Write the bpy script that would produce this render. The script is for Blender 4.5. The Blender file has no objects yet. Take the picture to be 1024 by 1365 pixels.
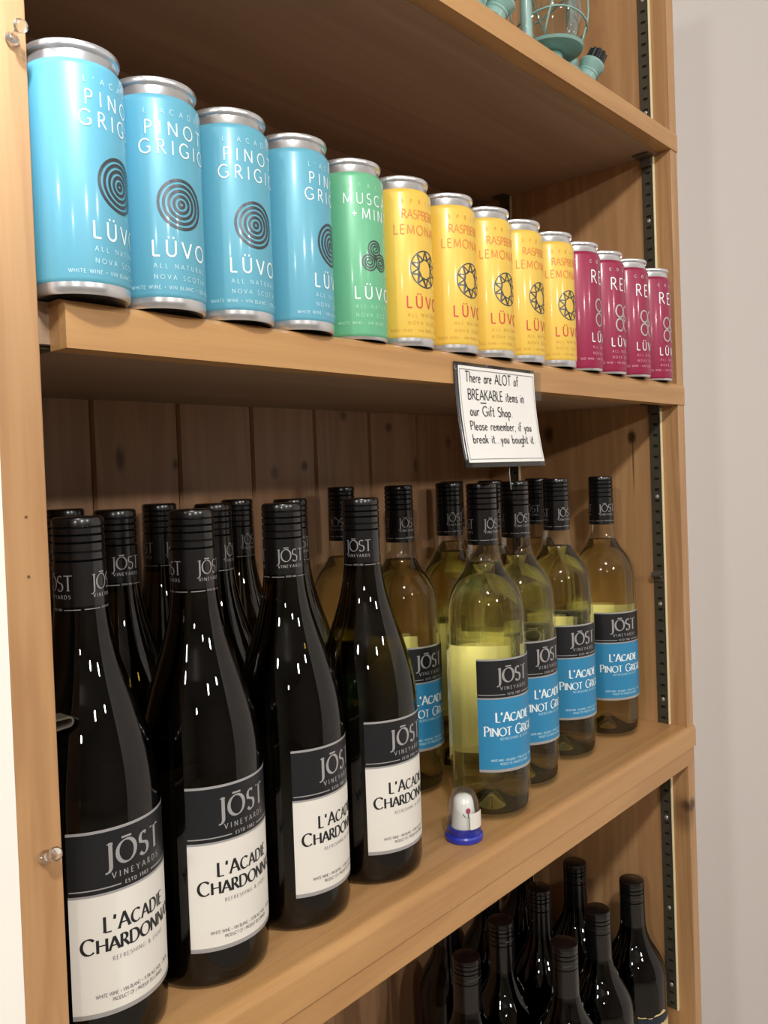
import bpy, bmesh, math, random
from mathutils import Vector, Matrix
PI = math.pi
SC = bpy.context.scene
COL = SC.collection
random.seed(7)

# ------------------------------------------------------------------ camera
cam_data = bpy.data.cameras.new('camera')
cam = bpy.data.objects.new('camera', cam_data); COL.objects.link(cam)
yaw, pit, rol = .7248, -.0203, -.0362
Fv = Vector((math.cos(pit)*math.cos(yaw), math.cos(pit)*math.sin(yaw), math.sin(pit)))
R0 = Vector((math.sin(yaw), -math.cos(yaw), 0)); U0 = R0.cross(Fv)
Rv = math.cos(rol)*R0 + math.sin(rol)*U0
Uv = -math.sin(rol)*R0 + math.cos(rol)*U0
M = Matrix((Rv, Uv, -Fv)).transposed().to_4x4()
M.translation = Vector((-1.0151, -.4177, -.0703))
cam.matrix_world = M
cam_data.sensor_fit = 'HORIZONTAL'; cam_data.sensor_width = 36
cam_data.lens = 36*1137.1/1024
cam_data.shift_x = -.0003; cam_data.shift_y = -26.44/1024
cam_data.clip_start = .02; cam_data.clip_end = 50
SC.camera = cam

# ------------------------------------------------------------------ world, lights, exposure
w = bpy.data.worlds.new('world'); SC.world = w; w.use_nodes = True
w.node_tree.nodes['Background'].inputs[0].default_value = (.90, .94, 1.0, 1)
w.node_tree.nodes['Background'].inputs[1].default_value = .42
SC.view_settings.view_transform = 'Standard'; SC.view_settings.look = 'None'
SC.view_settings.gamma = 1; SC.view_settings.use_curve_mapping = False
SC.view_settings.exposure = 0.0
SC.cycles.transparent_max_bounces = 40
SC.cycles.max_bounces = 12
SC.cycles.transmission_bounces = 12

def disk_lamp(name, loc, energy, size, color=(1, .955, .90), target=None):
    d = bpy.data.lights.new(name, 'AREA'); d.shape = 'DISK'; d.size = size
    d.energy = energy; d.color = color
    o = bpy.data.objects.new(name, d); COL.objects.link(o); o.location = loc
    if target is not None:
        o.rotation_euler = (Vector(target)-Vector(loc)).to_track_quat('-Z', 'Y').to_euler()
    return o
disk_lamp('ceiling_or_fill_lamp', (-1.2, -.87, .82), 12, .11, target=(-.75, -.2, -.2))
disk_lamp('ceiling_or_fill_lamp', (-3.0, -.87, .84), 12, .13, target=(-1.5, -.4, -.4))
disk_lamp('ceiling_or_fill_lamp', (-1.2, -2.7, .84), 17, .13, target=(-.6, -1, -.5))
disk_lamp('ceiling_or_fill_lamp', (.1, -3.2, 1.0), 16, .13, target=(.3, -1, -.2))  # invented fill lamp, added to brighten the right wall and the dim room
disk_lamp('ceiling_or_fill_lamp', (-3.0, -2.7, .84), 12, .13, target=(-1.5, -1, -.4))
d = bpy.data.lights.new('wall_spot', 'SPOT'); d.energy = 170; d.spot_size = math.radians(21); d.spot_blend = 1.0
d.shadow_soft_size = .05; d.color = (.76, .86, 1)
o = bpy.data.objects.new('wall_spot', d); COL.objects.link(o); o.location = (-1.12, -.55, .78)
o.rotation_euler = (Vector((-.905, 0, .25))-Vector(o.location)).to_track_quat('-Z', 'Y').to_euler()

# ------------------------------------------------------------------ material helpers
def srgb(r, g, b):
    f = lambda c: (c/255/12.92) if c/255 <= .04045 else ((c/255+.055)/1.055)**2.4
    return (f(r), f(g), f(b), 1)
def new_mat(name):
    m = bpy.data.materials.new(name); m.use_nodes = True
    nt = m.node_tree; b = nt.nodes['Principled BSDF']
    return m, nt, b
def simple(name, col, rough=.5, metal=0, spec=.5, noise=0, scale=60, bump=0, coat=0):
    m, nt, b = new_mat(name)
    b.inputs['Base Color'].default_value = col
    b.inputs['Roughness'].default_value = rough
    b.inputs['Metallic'].default_value = metal
    b.inputs['Specular IOR Level'].default_value = spec
    b.inputs['Coat Weight'].default_value = coat
    b.inputs['Coat Roughness'].default_value = .12
    tc = nt.nodes.new('ShaderNodeTexCoord'); n = nt.nodes.new('ShaderNodeTexNoise')
    n.inputs['Scale'].default_value = scale; n.inputs['Detail'].default_value = 4
    nt.links.new(tc.outputs['Object'], n.inputs['Vector'])
    mx = nt.nodes.new('ShaderNodeMix'); mx.data_type = 'RGBA'
    mx.inputs[6].default_value = col
    mx.inputs[7].default_value = tuple(c*(1-noise) for c in col[:3])+(1,)
    nt.links.new(n.outputs['Fac'], mx.inputs[0]); nt.links.new(mx.outputs[2], b.inputs['Base Color'])
    if bump:
        bp = nt.nodes.new('ShaderNodeBump'); bp.inputs['Strength'].default_value = bump
        bp.inputs['Distance'].default_value = .001
        nt.links.new(n.outputs['Fac'], bp.inputs['Height']); nt.links.new(bp.outputs[0], b.inputs['Normal'])
    return m

def wood(name, light, dark, axis, rough=.45, knots=(), ring=1.0, coat=.12, mottle=.25):
    """pine: grain stretched along axis (0,1,2), optional knots (point, radii)"""
    m, nt, b = new_mat(name); L = nt.links.new; N = nt.nodes.new
    tc = N('ShaderNodeTexCoord')
    oi = N('ShaderNodeObjectInfo')
    off = N('ShaderNodeVectorMath'); off.operation = 'MULTIPLY_ADD'
    cmb = N('ShaderNodeCombineXYZ')
    for i in range(3): L(oi.outputs['Random'], cmb.inputs[i])
    L(cmb.outputs[0], off.inputs[0]); off.inputs[1].default_value = (3.1, 5.7, 2.3)
    L(tc.outputs['Object'], off.inputs[2])
    mp = N('ShaderNodeMapping'); s = [26, 26, 26]; s[axis] = 1.6
    mp.inputs['Scale'].default_value = s
    L(off.outputs[0], mp.inputs['Vector'])
    n1 = N('ShaderNodeTexNoise'); n1.inputs['Scale'].default_value = 1.0; n1.inputs['Detail'].default_value = 5
    n1.inputs['Distortion'].default_value = .6
    L(mp.outputs[0], n1.inputs['Vector'])
    mp2 = N('ShaderNodeMapping'); s2 = [420, 420, 420]; s2[axis] = 12
    mp2.inputs['Scale'].default_value = s2; L(off.outputs[0], mp2.inputs['Vector'])
    n2 = N('ShaderNodeTexNoise'); n2.inputs['Scale'].default_value = 1.0; n2.inputs['Detail'].default_value = 3
    L(mp2.outputs[0], n2.inputs['Vector'])
    wv = N('ShaderNodeMath'); wv.operation = 'SINE'
    ml = N('ShaderNodeMath'); ml.operation = 'MULTIPLY'; ml.inputs[1].default_value = 34*ring
    L(n1.outputs['Fac'], ml.inputs[0]); L(ml.outputs[0], wv.inputs[0])
    a = N('ShaderNodeMath'); a.operation = 'MULTIPLY_ADD'; a.inputs[1].default_value = .16; a.inputs[2].default_value = .16
    L(wv.outputs[0], a.inputs[0])
    c = N('ShaderNodeMath'); c.operation = 'MULTIPLY_ADD'; c.inputs[1].default_value = .35
    L(n2.outputs['Fac'], c.inputs[0]); L(a.outputs[0], c.inputs[2])
    n3 = N('ShaderNodeTexNoise'); n3.inputs['Scale'].default_value = 5; n3.inputs['Detail'].default_value = 2
    L(off.outputs[0], n3.inputs['Vector'])
    e = N('ShaderNodeMath'); e.operation = 'MULTIPLY_ADD'; e.inputs[1].default_value = mottle
    L(n3.outputs['Fac'], e.inputs[0]); L(c.outputs[0], e.inputs[2])
    mx = N('ShaderNodeMix'); mx.data_type = 'RGBA'
    mx.inputs[6].default_value = light; mx.inputs[7].default_value = dark
    L(e.outputs[0], mx.inputs[0])
    colout = mx.outputs[2]
    for (p, r, st) in knots:
        sb = N('ShaderNodeVectorMath'); sb.operation = 'SUBTRACT'; sb.inputs[1].default_value = p
        L(tc.outputs['Object'], sb.inputs[0])
        dv = N('ShaderNodeVectorMath'); dv.operation = 'DIVIDE'; dv.inputs[1].default_value = r
        L(sb.outputs[0], dv.inputs[0])
        ln = N('ShaderNodeVectorMath'); ln.operation = 'LENGTH'; L(dv.outputs[0], ln.inputs[0])
        ad = N('ShaderNodeMath'); ad.operation = 'MULTIPLY_ADD'; ad.inputs[1].default_value = .8
        L(n2.outputs['Fac'], ad.inputs[0]); L(ln.outputs['Value'], ad.inputs[2])
        mr = N('ShaderNodeMapRange'); mr.interpolation_type = 'SMOOTHSTEP'
        mr.inputs['From Min'].default_value = .7; mr.inputs['From Max'].default_value = 1.6
        mr.inputs['To Min'].default_value = st; mr.inputs['To Max'].default_value = 0
        L(ad.outputs[0], mr.inputs['Value'])
        k = N('ShaderNodeMix'); k.data_type = 'RGBA'
        L(mr.outputs[0], k.inputs[0]); L(colout, k.inputs[6]); k.inputs[7].default_value = srgb(60, 34, 20)
        colout = k.outputs[2]
    L(colout, b.inputs['Base Color'])
    b.inputs['Roughness'].default_value = rough
    b.inputs['Coat Weight'].default_value = coat; b.inputs['Coat Roughness'].default_value = .3
    bp = N('ShaderNodeBump'); bp.inputs['Strength'].default_value = .15; bp.inputs['Distance'].default_value = .0006
    L(n2.outputs['Fac'], bp.inputs['Height']); L(bp.outputs[0], b.inputs['Normal'])
    return m

def thin_glass(name, tint, rough=0.0, refr=0.0, ior=1.45, gloss=1.0, refr_tint=None, back=0.0):
    """clear body: see-through with fresnel gloss, partly refracting"""
    m = bpy.data.materials.new(name); m.use_nodes = True; nt = m.node_tree; nt.nodes.clear()
    N = nt.nodes.new; L = nt.links.new
    out = N('ShaderNodeOutputMaterial'); tr = N('ShaderNodeBsdfTransparent'); tr.inputs[0].default_value = tint
    body = tr.outputs[0]
    if refr > 0:
        rf = N('ShaderNodeBsdfRefraction'); rf.inputs['Color'].default_value = refr_tint or tint
        rf.inputs['IOR'].default_value = ior; rf.inputs['Roughness'].default_value = .01
        mx = N('ShaderNodeMixShader'); mx.inputs[0].default_value = refr
        L(tr.outputs[0], mx.inputs[1]); L(rf.outputs[0], mx.inputs[2]); body = mx.outputs[0]
    gl = N('ShaderNodeBsdfGlossy'); gl.inputs['Roughness'].default_value = rough
    gl.inputs['Color'].default_value = (1, 1, 1, 1)
    fr = N('ShaderNodeFresnel'); fr.inputs['IOR'].default_value = 1.5
    ml = N('ShaderNodeMath'); ml.operation = 'MULTIPLY'; ml.inputs[1].default_value = gloss
    ge = N('ShaderNodeNewGeometry'); iv = N('ShaderNodeMath'); iv.operation = 'MULTIPLY_ADD'; iv.inputs[1].default_value = back-1; iv.inputs[2].default_value = 1
    L(ge.outputs['Backfacing'], iv.inputs[0]); m0 = N('ShaderNodeMath'); m0.operation = 'MULTIPLY'
    L(iv.outputs[0], m0.inputs[0]); L(fr.outputs[0], m0.inputs[1]); L(m0.outputs[0], ml.inputs[0])
    m2 = N('ShaderNodeMixShader'); L(ml.outputs[0], m2.inputs[0]); L(body, m2.inputs[1]); L(gl.outputs[0], m2.inputs[2])
    L(m2.outputs[0], out.inputs['Surface'])
    return m

W_L, W_D = srgb(194, 152, 106), srgb(154, 112, 72)
M = {}
M['wood_z'] = wood('pine_upright', W_L, W_D, 2, knots=[((.006, -.001, -.49), (.012, .02, .010), .95), ((.004, .01, -.50), (.012, .02, .028), .55),
      ((0, .061, -.034), (.02, .007, .010), .95), ((0, .060, -.065), (.02, .0014, .045), .7), ((0, .180, -.024), (.02, .010, .014), .8), ((-.815, 0, -.40), (.01, .02, .002), .6), ((-.8145, 0, -.085), (.0012, .02, .0012), .9), ((-.8145, 0, -.115), (.0012, .02, .0012), .9)])
M['wood_x'] = wood('pine_shelf', srgb(198, 154, 104), srgb(164, 120, 76), 0, ring=.6)
M['ply'] = wood('shelf_board', srgb(176, 150, 124), srgb(144, 118, 94), 0, ring=.5)
M['wood_lip'] = wood('pine_lip', srgb(198, 154, 100), srgb(160, 114, 68), 0, ring=.6)
M['wood_plank'] = wood('pine_plank', srgb(184, 144, 108), srgb(144, 104, 74), 2, mottle=.3,
      knots=[((-.5929, .27, -.0473), (.006, .03, .014), .8), ((-.5335, .27, -.053), (.004, .03, .006), .9), ((-.4086, .27, -.0637), (.007, .03, .009), .7),
             ((-.3644, .27, -.0571), (.006, .03, .007), .95), ((-.30, .27, .0), (.007, .03, .007), .7), ((-.22, .27, -.012), (.008, .03, .008), .8), ((-.17, .27, -.06), (.006, .03, .012), .6), ((-.10, .27, -.03), (.008, .03, .01), .6),
             ((-.47, .27, -.6), (.012, .03, .014), .8), ((-.12, .27, -.62), (.01, .03, .014), .8)])
M['wall'] = simple('white_wall_paint', srgb(236, 232, 230), .75, noise=.03, scale=4, bump=.05)
M['wallw'] = simple('bright_white_paint', srgb(246, 243, 236), .7, noise=.02, scale=5)
M['ceil'] = simple('ceiling_paint', srgb(215, 212, 205), .9, noise=.03, scale=5)
M['floor'] = simple('dark_floor', srgb(186, 174, 160), .6, noise=.15, scale=3)
M['strip'] = simple('antique_brass_strip', srgb(88, 82, 68), .45, .35, noise=.35, scale=80)
M['brass'] = simple('polished_brass_edge', srgb(246, 236, 196), .3, .1, noise=.1, scale=50)
M['slot'] = simple('dark_slot', srgb(20, 17, 14), .8)
M['screw'] = simple('steel_screw', srgb(190, 185, 175), .3, .6)
M['clip'] = simple('dark_bronze_clip', srgb(104, 98, 86), .4, .4, noise=.3, scale=90)
M['alu'] = simple('brushed_aluminium', srgb(222, 224, 228), .28, .85, noise=.12, scale=200)
M['cblue'] = simple('sky_blue_can_print', srgb(96, 172, 198), .42, .1, noise=.03, scale=20, coat=.25)
M['cgreen'] = simple('mint_green_can_print', srgb(104, 184, 142), .42, .1, noise=.03, scale=20, coat=.25)
M['cyellow'] = simple('yellow_can_print', srgb(232, 194, 80), .42, .1, noise=.03, scale=20, coat=.25)
M['cpink'] = simple('magenta_can_print', srgb(150, 18, 70), .42, .1, noise=.03, scale=20, coat=.25)
M['ink_white'] = simple('white_ink', srgb(232, 244, 248), .5)
M['ink_pale'] = simple('pale_ink', srgb(190, 226, 238), .5)
M['ink_palegreen'] = simple('pale_green_ink', srgb(170, 226, 190), .5)
M['ink_orange'] = simple('coral_ink', srgb(228, 138, 70), .5)
M['ink_gold'] = simple('dull_gold_ink', srgb(212, 158, 60), .5)
M['ink_red'] = simple('raspberry_ink', srgb(206, 62, 60), .5)
M['ink_pink'] = simple('pale_pink_ink', srgb(232, 164, 190), .5)
M['foil'] = simple('dark_silver_foil', srgb(84, 88, 94), .35, .7)
M['foil_light'] = simple('silver_foil', srgb(200, 196, 198), .3, .7)
M['ink_black'] = simple('black_ink', srgb(24, 26, 30), .5)
M['ink_code'] = simple('date_code_ink', srgb(40, 84, 104), .6)
M['capblack'] = simple('black_screw_cap', srgb(12, 12, 14), .26, 0, noise=.2, scale=40, coat=.4)
M['lab_black'] = simple('label_black', srgb(16, 18, 24), .45)
M['lab_white'] = simple('label_cream_paper', srgb(226, 223, 216), .6, noise=.02, scale=60)
M['lab_blue'] = simple('label_blue', srgb(42, 132, 180), .5)
M['lab_silver'] = simple('label_silver_band', srgb(176, 176, 178), .4, .4)
M['cap_silver'] = simple('capsule_silver_print', srgb(150, 150, 152), .4, .3)
M['lab_navy'] = simple('label_navy', srgb(24, 34, 52), .5)
M['lab_gold'] = simple('label_cream_gold', srgb(214, 194, 140), .5)
M['back_white'] = simple('back_label_paper', srgb(246, 242, 214), .6)
M['glass_clear'] = thin_glass('clear_bottle_glass', (.97, .98, .95, 1), refr=0, gloss=.9, back=.25)
M['wine'] = thin_glass('pale_yellow_wine', (1, .975, .80, 1), refr=.75, ior=1.33, gloss=0, refr_tint=(1, .98, .80, 1))
M['glass_dark'] = thin_glass('dark_olive_glass', (.20, .17, .055, 1), gloss=1.0)
M['glass_red'] = thin_glass('black_red_wine_glass', (.03, .02, .015, 1), gloss=1.0)
M['clear_plastic'] = thin_glass('clear_plastic', (.90, .91, .92, 1), refr=.7, ior=1.45, gloss=1.6, refr_tint=(1, 1, 1, 1), back=.8)
M['dome'] = thin_glass('thimble_dome_plastic', (.95, .96, .95, 1), gloss=.8, back=.6)
M['lamp_glass'] = thin_glass('lantern_globe_glass', (.84, .87, .87, 1), gloss=1.6, back=.4)
M['tape'] = thin_glass('clear_tape', (.86, .85, .82, 1), rough=.2, gloss=1.0)
M['cobalt'] = simple('cobalt_plastic', srgb(34, 48, 168), .3, coat=.4)
M['china'] = simple('white_china', srgb(236, 236, 234), .2, coat=.6)
M['rose'] = simple('rose_paint', srgb(176, 66, 98), .4)
M['leaf'] = simple('leaf_paint', srgb(70, 120, 96), .4)
M['mint'] = simple('mint_enamel', srgb(136, 176, 170), .35, coat=.4, noise=.06, scale=30)
M['blackpl'] = simple('black_plastic', srgb(18, 19, 22), .4)
M['paper'] = simple('white_card', srgb(238, 238, 236), .5, noise=.02, scale=50, coat=.4)
M['cardblack'] = simple('black_card', srgb(26, 25, 28), .4, coat=.5)
M['pen'] = simple('black_marker', srgb(22, 22, 24), .6)
M['grey_line'] = simple('grey_pen_line', srgb(120, 120, 120), .6)

# ------------------------------------------------------------------ mesh helpers
def obj(name, bm, mats, parent=None, smooth=False, norm=True):
    if norm: bmesh.ops.recalc_face_normals(bm, faces=bm.faces)
    me = bpy.data.meshes.new(name); bm.to_mesh(me); bm.free()
    if not isinstance(mats, (list, tuple)): mats = [mats]
    for m in mats: me.materials.append(m)
    if smooth:
        for p in me.polygons: p.use_smooth = True
        try: me.set_sharp_from_angle(angle=math.radians(smooth if smooth is not True else 40))
        except Exception: pass
    o = bpy.data.objects.new(name, me); COL.objects.link(o)
    if parent: o.parent = parent
    return o
def empty(name, loc=(0, 0, 0), rz=0):
    o = bpy.data.objects.new(name, None); COL.objects.link(o); o.location = loc; o.rotation_euler = (0, 0, rz)
    o.empty_display_size = .02; return o
def tag(o, label, cat, group=None):
    o['label'] = label; o['category'] = cat
    if group: o['group'] = group
    return o
def copy_tree(o, parent=None):
    c = o.copy(); COL.objects.link(c); c.parent = parent
    for ch in list(o.children): copy_tree(ch, c)
    return c
def box(bm, x0, x1, y0, y1, z0, z1, bev=0, mi=0):
    vs = [bm.verts.new((x, y, z)) for x in (x0, x1) for y in (y0, y1) for z in (z0, z1)]
    fs = [bm.faces.new([vs[i] for i in q]) for q in ((0, 1, 3, 2), (4, 6, 7, 5), (0, 4, 5, 1), (2, 3, 7, 6), (0, 2, 6, 4), (1, 5, 7, 3))]
    for f in fs: f.material_index = mi
    if bev:
        es = list({e for f in fs for e in f.edges})
        r = bmesh.ops.bevel(bm, geom=es, offset=bev, segments=2, profile=.5, affect='EDGES')
        for f in r['faces']: f.material_index = mi
    return vs
def lathe(bm, prof, n=48, mi=0, cx=0, cy=0, mis=None, cap0=False, cap1=False, mat=None):
    """prof: (r, z) points; r=0 collapses"""
    rings = []
    for r, z in prof:
        if r <= 1e-7: rings.append([bm.verts.new((cx, cy, z))])
        else: rings.append([bm.verts.new((cx+r*math.cos(2*PI*k/n), cy+r*math.sin(2*PI*k/n), z)) for k in range(n)])
    for i in range(len(rings)-1):
        a, b = rings[i], rings[i+1]; m_ = mis[i] if mis else mi
        for k in range(n):
            k2 = (k+1) % n
            if len(a) == 1 and len(b) == 1: continue
            if len(a) == 1: f = bm.faces.new((a[0], b[k2], b[k]))
            elif len(b) == 1: f = bm.faces.new((a[k], a[k2], b[0]))
            else: f = bm.faces.new((a[k], a[k2], b[k2], b[k]))
            f.material_index = m_; f.smooth = True
    if mat is not None:
        bmesh.ops.transform(bm, matrix=mat, verts=[v for r in rings for v in r])
    return rings
def tube(bm, pts, r, n=8, closed=False, mi=0):
    pts = [Vector(p) for p in pts]; rings = []; N = len(pts)
    up = Vector((.12, .33, .93)).normalized()
    for i, p in enumerate(pts):
        if closed: t = (pts[(i+1) % N]-pts[i-1])
        else: t = pts[min(i+1, N-1)]-pts[max(i-1, 0)]
        t.normalize(); a = t.cross(up)
        if a.length < .05: a = t.cross(Vector((1, 0, 0)))
        a.normalize(); b = t.cross(a)
        rings.append([bm.verts.new(p+r*(math.cos(2*PI*k/n)*a+math.sin(2*PI*k/n)*b)) for k in range(n)])
    for i in range(N if closed else N-1):
        A, B = rings[i], rings[(i+1) % N]
        for k in range(n):
            f = bm.faces.new((A[k], A[(k+1) % n], B[(k+1) % n], B[k])); f.material_index = mi; f.smooth = True
    if not closed:
        bm.faces.new(rings[0]).material_index = mi; bm.faces.new(rings[-1][::-1]).material_index = mi
def extrude_x(bm, prof, x0, x1, mi=0):
    """prof: (y,z) closed polygon swept from x0 to x1"""
    a = [bm.verts.new((x0, y, z)) for y, z in prof]; b = [bm.verts.new((x1, y, z)) for y, z in prof]
    n = len(prof)
    for i in range(n): bm.faces.new((a[i], a[(i+1) % n], b[(i+1) % n], b[i])).material_index = mi
    bm.faces.new(a[::-1]); bm.faces.new(b)

# ------------------------------------------------------------------ stroke lettering
def arc(cx, cy, rx, ry, a0, a1, n=10):
    return [(cx+rx*math.cos(math.radians(a0+(a1-a0)*i/n)), cy+ry*math.sin(math.radians(a0+(a1-a0)*i/n))) for i in range(n+1)]
# glyph: (advance, [strokes], [serif (x, y, halflen)])
G = {
 'A': (.78, [[(.02, 0), (.39, 1)], [(.39, 1), (.76, 0)], [(.15, .34), (.63, .34)]], [(.03, 0, .11), (.75, 0, .13)]),
 'B': (.62, [[(.08, 0), (.08, 1)], [(.08, 1), (.3, 1)]+arc(.3, .77, .23, .23, 90, -90)+[(.08, .54)], [(.3, .54)]+arc(.3, .27, .27, .27, 90, -90)+[(.08, 0)]], [(.04, 0, .08), (.04, 1, .08)]),
 'C': (.84, [arc(.47, .5, .42, .5, 48, 312, 18)], []),
 'D': (.84, [[(.09, 0), (.09, 1)], [(.09, 1), (.3, 1)]+arc(.32, .5, .44, .5, 90, -90, 14)+[(.09, 0)]], [(.05, 0, .08), (.05, 1, .08)]),
 'E': (.56, [[(.08, 0), (.08, 1)], [(.08, 1), (.5, 1)], [(.08, .53), (.44, .53)], [(.08, 0), (.52, 0)]], [(.05, 0, .08), (.05, 1, .08)]),
 'F': (.54, [[(.08, 0), (.08, 1)], [(.08, 1), (.5, 1)], [(.08, .53), (.44, .53)]], [(.08, 0, .1), (.05, 1, .08)]),
 'G': (.88, [arc(.47, .5, .42, .5, 48, 330, 18), [(.80, .44), (.80, .1)], [(.58, .44), (.82, .44)]], []),
 'H': (.84, [[(.1, 0), (.1, 1)], [(.74, 0), (.74, 1)], [(.1, .53), (.74, .53)]], [(.1, 0, .1), (.1, 1, .1), (.74, 0, .1), (.74, 1, .1)]),
 'I': (.22, [[(.11, 0), (.11, 1)]], [(.11, 0, .11), (.11, 1, .11)]),
 'J': (.42, [[(.30, 1), (.30, -.02)]+arc(.10, -.02, .20, .26, 0, -100, 8)], [(.28, 1, .13)]),
 'K': (.66, [[(.08, 0), (.08, 1)], [(.6, 1), (.09, .48)], [(.22, .6), (.64, 0)]], [(.08, 0, .1), (.08, 1, .1)]),
 'L': (.52, [[(.09, 0), (.09, 1)], [(.09, 0), (.5, 0)]], [(.05, 0, .08), (.09, 1, .1)]),
 'M': (.96, [[(.1, 0), (.14, 1)], [(.14, 1), (.48, .1)], [(.48, .1), (.82, 1)], [(.82, 1), (.88, 0)]], [(.1, 0, .1), (.88, 0, .1)]),
 'N': (.84, [[(.1, 0), (.1, 1)], [(.1, 1), (.74, 0)], [(.74, 0), (.74, 1)]], [(.1, 0, .1), (.07, 1, .08), (.74, 1, .1)]),
 'O': (.98, [arc(.49, .5, .44, .5, 0, 360, 26)], []),
 'P': (.58, [[(.09, 0), (.09, 1)], [(.09, 1), (.27, 1)]+arc(.27, .74, .25, .26, 90, -90)+[(.09, .48)]], [(.09, 0, .11), (.05, 1, .08)]),
 'R': (.66, [[(.09, 0), (.09, 1)], [(.09, 1), (.27, 1)]+arc(.27, .75, .24, .25, 90, -90)+[(.09, .50)], [(.28, .5), (.64, 0)]], [(.09, 0, .11), (.05, 1, .08), (.62, 0, .08)]),
 'S': (.60, [arc(.30, .74, .21, .26, 50, 215, 9)+arc(.30, .26, .24, .27, 55, -145, 11)], []),
 'T': (.68, [[(.02, 1), (.66, 1)], [(.34, 0), (.34, 1)]], [(.34, 0, .11)]),
 'U': (.78, [[(.10, 1), (.10, .36)]+arc(.39, .34, .29, .34, 180, 360, 14)+[(.68, 1)]], [(.10, 1, .1), (.68, 1, .1)]),
 'V': (.76, [[(.02, 1), (.38, 0)], [(.38, 0), (.74, 1)]], [(.04, 1, .11), (.72, 1, .1)]),
 'W': (1.1, [[(.02, 1), (.3, 0)], [(.3, 0), (.55, 1)], [(.55, 1), (.8, 0)], [(.8, 0), (1.08, 1)]], [(.04, 1, .1), (1.06, 1, .1)]),
 'Y': (.70, [[(.02, 1), (.35, .48)], [(.68, 1), (.35, .48)], [(.35, .48), (.35, 0)]], [(.35, 0, .11), (.04, 1, .1), (.66, 1, .1)]),
 'Z': (.64, [[(.06, 1), (.58, 1)], [(.58, 1), (.06, 0)], [(.06, 0), (.6, 0)]], []),
 "'": (.24, [[(.13, 1), (.09, .72)]], []),
 '&': (.8, [[(.78, .5)]+arc(.36, .26, .30, .28, 30, -220, 12)+[(.44, .66)]+arc(.34, .82, .13, .17, -40, 200, 8)+[(.72, 0)]], []),
 '+': (.7, [[(.1, .45), (.6, .45)], [(.35, .2), (.35, .7)]], []),
 '.': (.24, [[(.09, .03), (.15, .03)]], []), ',': (.24, [[(.13, .05), (.08, -.16)]], []),
 '*': (.5, [[(.13, .42), (.37, .42)], [(.13, .5), (.37, .5)], [(.15, .58), (.35, .58)], [(.15, .34), (.35, .34)]], []),
 '/': (.4, [[(.02, 0), (.38, 1)]], []), '%': (.8, [[(.1, 0), (.7, 1)], arc(.18, .78, .14, .2, 0, 360, 8), arc(.62, .22, .14, .2, 0, 360, 8)], []),
 '0': (.66, [arc(.33, .5, .26, .5, 0, 360, 18)], []), '1': (.4, [[(.08, .8), (.22, 1), (.22, 0)]], []),
 '2': (.6, [arc(.3, .72, .22, .28, 160, -30, 8)+[(.06, 0), (.54, 0)]], []),
 '3': (.6, [arc(.28, .76, .2, .24, 150, -80, 8)+arc(.28, .27, .24, .27, 80, -150, 9)], []),
 '5': (.6, [[(.5, 1), (.14, 1), (.11, .56)]+arc(.27, .32, .24, .32, 110, -150, 9)], []),
 '7': (.6, [[(.06, 1), (.54, 1), (.22, 0)]], []),
 '8': (.6, [arc(.3, .76, .19, .24, 0, 360, 12), arc(.3, .26, .24, .26, 0, 360, 12)], []),
 '9': (.6, [arc(.3, .7, .22, .3, 0, 360, 12), [(.52, .7), (.5, .25)]+arc(.28, .24, .22, .24, 0, -130, 6)], []),
 ' ': (.42, [], []),
 # lower case, marker hand
 'a': (.50, [arc(.22, .27, .18, .27, 40, 330, 10), [(.42, .54), (.42, 0)]], []),
 'b': (.50, [[(.07, 1), (.07, 0)], arc(.25, .25, .19, .25, 160, -160, 12)], []),
 'e': (.48, [[(.06, .28), (.40, .34)]+arc(.23, .27, .18, .27, 20, 310, 10)], []),
 'f': (.36, [arc(.27, .86, .12, .14, 40, 180, 6)+[(.15, 0)], [(.02, .56), (.32, .58)]], []),
 'g': (.50, [arc(.22, .27, .18, .27, 40, 330, 10), [(.42, .54), (.42, -.2)]+arc(.24, -.2, .18, .2, 0, -140, 6)], []),
 'h': (.50, [[(.07, 1), (.07, 0)], [(.07, .34)]+arc(.24, .34, .17, .2, 160, 0, 7)+[(.41, 0)]], []),
 'i': (.18, [[(.09, .54), (.09, 0)], [(.09, .74), (.1, .80)]], []),
 'k': (.46, [[(.07, 1), (.07, 0)], [(.4, .56), (.08, .26)], [(.18, .34), (.42, 0)]], []),
 'l': (.18, [[(.09, 1), (.09, 0)]], []),
 'm': (.66, [[(.07, .54), (.07, 0)], [(.07, .34)]+arc(.19, .36, .12, .18, 160, 0, 6)+[(.31, 0)], [(.31, .34)]+arc(.44, .36, .13, .18, 160, 0, 6)+[(.57, 0)]], []),
 'n': (.50, [[(.07, .54), (.07, 0)], [(.07, .34)]+arc(.24, .36, .17, .18, 160, 0, 7)+[(.41, 0)]], []),
 'o': (.48, [arc(.24, .27, .18, .27, 90, 450, 14)], []),
 'p': (.50, [[(.07, .54), (.07, -.42)], arc(.25, .28, .19, .26, 160, -160, 12)], []),
 'r': (.36, [[(.07, .54), (.07, 0)], [(.07, .34)]+arc(.24, .34, .17, .2, 160, 50, 5)], []),
 's': (.40, [arc(.20, .41, .13, .14, 40, 230, 6)+arc(.19, .14, .15, .14, 60, -150, 7)], []),
 't': (.36, [[(.16, .86), (.16, .04), (.3, 0)], [(.02, .56), (.32, .58)]], []),
 'u': (.48, [[(.07, .54), (.07, .2)]+arc(.22, .2, .15, .2, 180, 330, 6)+[(.40, .54)], [(.40, .54), (.40, 0)]], []),
 'y': (.46, [[(.06, .54), (.22, .04)], [(.42, .54), (.14, -.4)]], []),
}
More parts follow.
